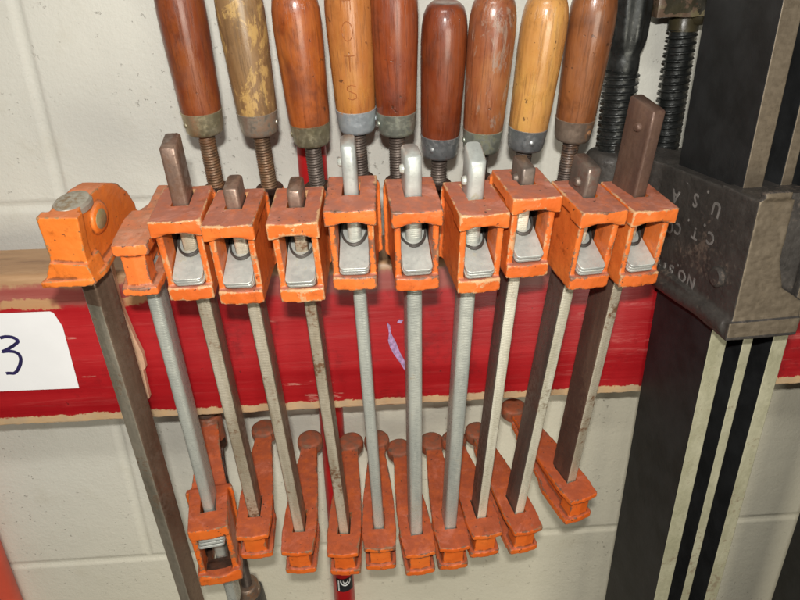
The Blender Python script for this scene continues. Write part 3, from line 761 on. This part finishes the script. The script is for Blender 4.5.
# body of the head: front block, side taper to the screw boss at the back
prism(bm, [(-14, -28), (9, -28), (10, -17), (33, -17), (33, 84), (8, 150), (-34, 152), (-34, 118), (-16, 84)], 'z', -206, -131)
prism(bm, [(-14, -28), (9, -28), (10, -17), (33, -17), (33, 73), (-15, 73)], 'z', -212, -131)
loft(bm, [(-31, 3, -214, -206), (-29, 3, -221, -203)]) if False else None
prism(bm, [(-17, -30), (33, -30), (33, 70), (-19, 70)], 'z', -225, -212)
prism(bm, [(-14, -131), (9, -131), (10, -172), (16, -190), (33, -201), (33, -216), (-14, -216)], 'y', -28, 10)
tube(bm, [(-13.5, -25, -217), (-14, 0, -217), (-15, 30, -221), (-15, 70, -224)], 6.5, 16)
tube(bm, [(-12, -27, -128), (6, -27, -128)], 3, 12)
lathe(bm, [(19, -206), (21, -203), (21, -145), (18, -141), (13, -139)], 36, (-31, 138, 0))
for q in bm.verts: q.co.z = q.co.z + (-.08 * max(0, q.co.y) if q.co.z > -160 and abs(math.hypot(q.co.x + 31, q.co.y - 138)) > 22 else 0)
bmesh.ops.recalc_face_normals(bm, faces=bm.faces)
sv = S; 
def fuse_raw(bm, name, **k):
    me = fuse(bm, name, **k); me.transform(Matrix.Scale(1 / sv, 4)); return me
me = fuse_raw(bm, 'cast_head', voxel=1.0, smooth_it=9, lump=.35)
hd = link('cast_head', me, M['castiron'], root)
me.materials.append(M['brushed'])
for p in me.polygons:
    if p.normal.y < -.80 and p.center.y < -.0262 and p.center.z > -.222: p.material_index = 1
bm = bmesh.new(); lathe(bm, [(7, 2), (7, -2.2), (5.5, -3.4), (2, -3.6)], 24, (-14, -5, -190), 'x')
fin(bm, 'bolt_boss', M['castiron'], hd)
def relief(body, y, z, size, rot=0):
    me = text_mesh(body, size, .35)
    # text x -> +y local, text y -> -z, normal -> -x
    mat = Matrix(((0, 0, -1, -14.25 - .018 * max(0, y)), (1, 0, 0, y), (0, -1, 0, z), (0, 0, 0, 1)))
    me.transform(Matrix.Scale(MM, 4) @ mat @ Matrix.Rotation(R(rot), 4, 'Z'))
    link('raised_lettering', me, M['letters'], hd)
for ch, y, z, r in (('U', 11, -148.5, -4), ('.', 23, -144, 0), ('S', 35, -150, -2), ('.', 48, -146, 0), ('A', 60, -155, -2)): relief(ch, y, z, 13.5, r)
for ch, y, z in (('C', 11, -169), ('.', 20, -166), ('T', 29, -172), ('.', 39, -169), ('C', 50, -176.5), ('O', 61, -179), ('.', 69, -176)): relief(ch, y, z, 12, -3)
for ch, y, z in (('N', 23, -206), ('O', 35, -207), ('.', 42, -205), ('5', 50, -209), ('1', 59, -211), ('4', 67, -212.5)): relief(ch, y, z, 12.5, -3)
# big black screw
def big_screw(root, x, y, z0, z1, r, parent_name='screw'):
    bm = bmesh.new(); thread(bm, r, r * .2, 5.6, z0, z1, (x, y), 40, .16, .25, .3)
    return fin(bm, 'screw', M['blackscrew'], root, ang=50)
cx, cyy = -31, 138
s = big_screw(root, cx, cyy, -145, -78, 13.6)
bm = bmesh.new()
prof = [(11.5, -80), (12, -78), (12, -70), (11.4, -66), (12.8, -61), (14.3, -55), (15.0, -40), (15.2, -20), (15.2, 0), (14.5, 30), (12, 40)]
lathe(bm, prof, 48, (cx, cyy, 0))
for q in bm.verts:
    if q.co.z > -62:
        a = math.atan2(q.co.y - cyy, q.co.x - cx); f_ = 1 + .06 * math.sin(a * 8)
        q.co.x = cx + (q.co.x - cx) * f_; q.co.y = cyy + (q.co.y - cyy) * f_
fin(bm, 'swivel_sleeve', M['blackscrew'], s, ang=60)

root2 = empty('steel_bar_clamp', FR)
tag(root2, 'second black steel bar clamp, partly behind the lettered one, black screw against bare wall', 'clamp', 'black steel bar clamps')
flatbar('bar', 42.3, 54.4, 0, 72, root2)
bm = bmesh.new()
prism(bm, [(34.5, -20), (96, -20), (96, 30), (60, 100), (44, 156), (0, 156), (2, 122), (34, 86)], 'z', -206, -146)
prism(bm, [(34.5, -18), (96, -18), (96, 70), (34.5, 70)], 'z', -222, -140)
me = fuse_raw(bm, 'cast_head', voxel=1.1, smooth_it=4, lump=.35)
h2 = link('cast_head', me, M['castiron'], root2); me.materials.append(M['brushed'])
for p in me.polygons:
    if p.normal.y < -.9: p.material_index = 1
s2 = big_screw(root2, 13.6, 138, -150, -50, 11.6)
bm = bmesh.new(); lathe(bm, [(10, -51), (10.6, -48), (10.6, -38), (9, -36)], 36, (13.6, 138, 0))
lathe(bm, [(11.2, -51), (11.4, -38), (10, -36)], 36, (13.6, 138, 0))
lathe(bm, [(.001, -47), (5, -46), (7.5, -42), (8.2, -38), (7.5, -34), (5, -31), (.001, -30)], 20, (20, 130, 0))
fin(bm, 'screw_end', M['mottle'], s2, ang=60)

root3 = empty('steel_bar', frame([424, 420, 0], [(1, 0, 0), (0, 1, 0), (0, 0, 1)]))
tag(root3, 'plain black steel bar cut off by the lower right corner of the picture', 'steel bar')
b3 = flatbar('bar', -4.5, 60, 10, 58, root3); b3.data.materials.clear(); b3.data.materials.append(M['black_paint'])
for p in b3.data.polygons: p.material_index = 0

bm = bmesh.new(); box(bm, 222, 420, 520, 561, -40, 60)
me = fuse_raw(bm, 'bracket', voxel=2.5, smooth_it=3, lump=1.2)
o = link('wooden_block', me, M['mottle']); o.location = (0, 0, CAMZ)
tag(o, 'mottled olive brown block on the wall, above the second black screw', 'block')

# ------------------------------------------------------------------ light
w = bpy.data.worlds.new('World'); sc.world = w; w.use_nodes = True
nt = w.node_tree; bg = nt.nodes['Background']
tc = nt.nodes.new('ShaderNodeTexCoord'); sepn = nt.nodes.new('ShaderNodeSeparateXYZ'); rp = nt.nodes.new('ShaderNodeValToRGB')
nt.links.new(tc.outputs['Generated'], sepn.inputs[0])
mr = nt.nodes.new('ShaderNodeMapRange'); mr.inputs[1].default_value = -1; mr.inputs[2].default_value = 1
nt.links.new(sepn.outputs[2], mr.inputs[0]); nt.links.new(mr.outputs[0], rp.inputs[0])
e = rp.color_ramp.elements; e[0].position = .1; e[0].color = (.16, .14, .12, 1); e[1].position = .9; e[1].color = (1, .97, .9, 1)
m_ = rp.color_ramp.elements.new(.5); m_.color = (.38, .37, .35, 1)
nt.links.new(rp.outputs[0], bg.inputs[0]); bg.inputs[1].default_value = .12
def area(name, loc, target, size, power, color, sy=None):
    l = bpy.data.lights.new(name, 'AREA'); l.energy = power; l.color = color; l.size = size
    if sy: l.shape = 'RECTANGLE'; l.size_y = sy
    o = bpy.data.objects.new(name, l); col.objects.link(o); o.location = loc
    d = Vector(target) - Vector(loc); o.rotation_euler = d.to_track_quat('-Z', 'Y').to_euler(); return o
area('camera_flash', (-.004, -.02, CAMZ + .06), (.04, .5, CAMZ - .40), .022, 3.5, (1, .97, .92), .012)
area('ceiling_lamp', (-.25, -.70, CAMZ + 1.15), (.0, .5, CAMZ - .3), .8, 9.5, (1, .98, .93), .12)
area('fill_lamp', (.45, -1.4, CAMZ - .55), (.2, .5, CAMZ - .50), .8, 13.5, (1, .94, .80), .6)  # unseen warm fill, added to brighten the scene from the front

sc.view_settings.view_transform = 'Standard'; sc.view_settings.look = 'None'; sc.view_settings.exposure = 0
sc.render.engine = 'CYCLES'
sc.cycles.max_bounces = 8
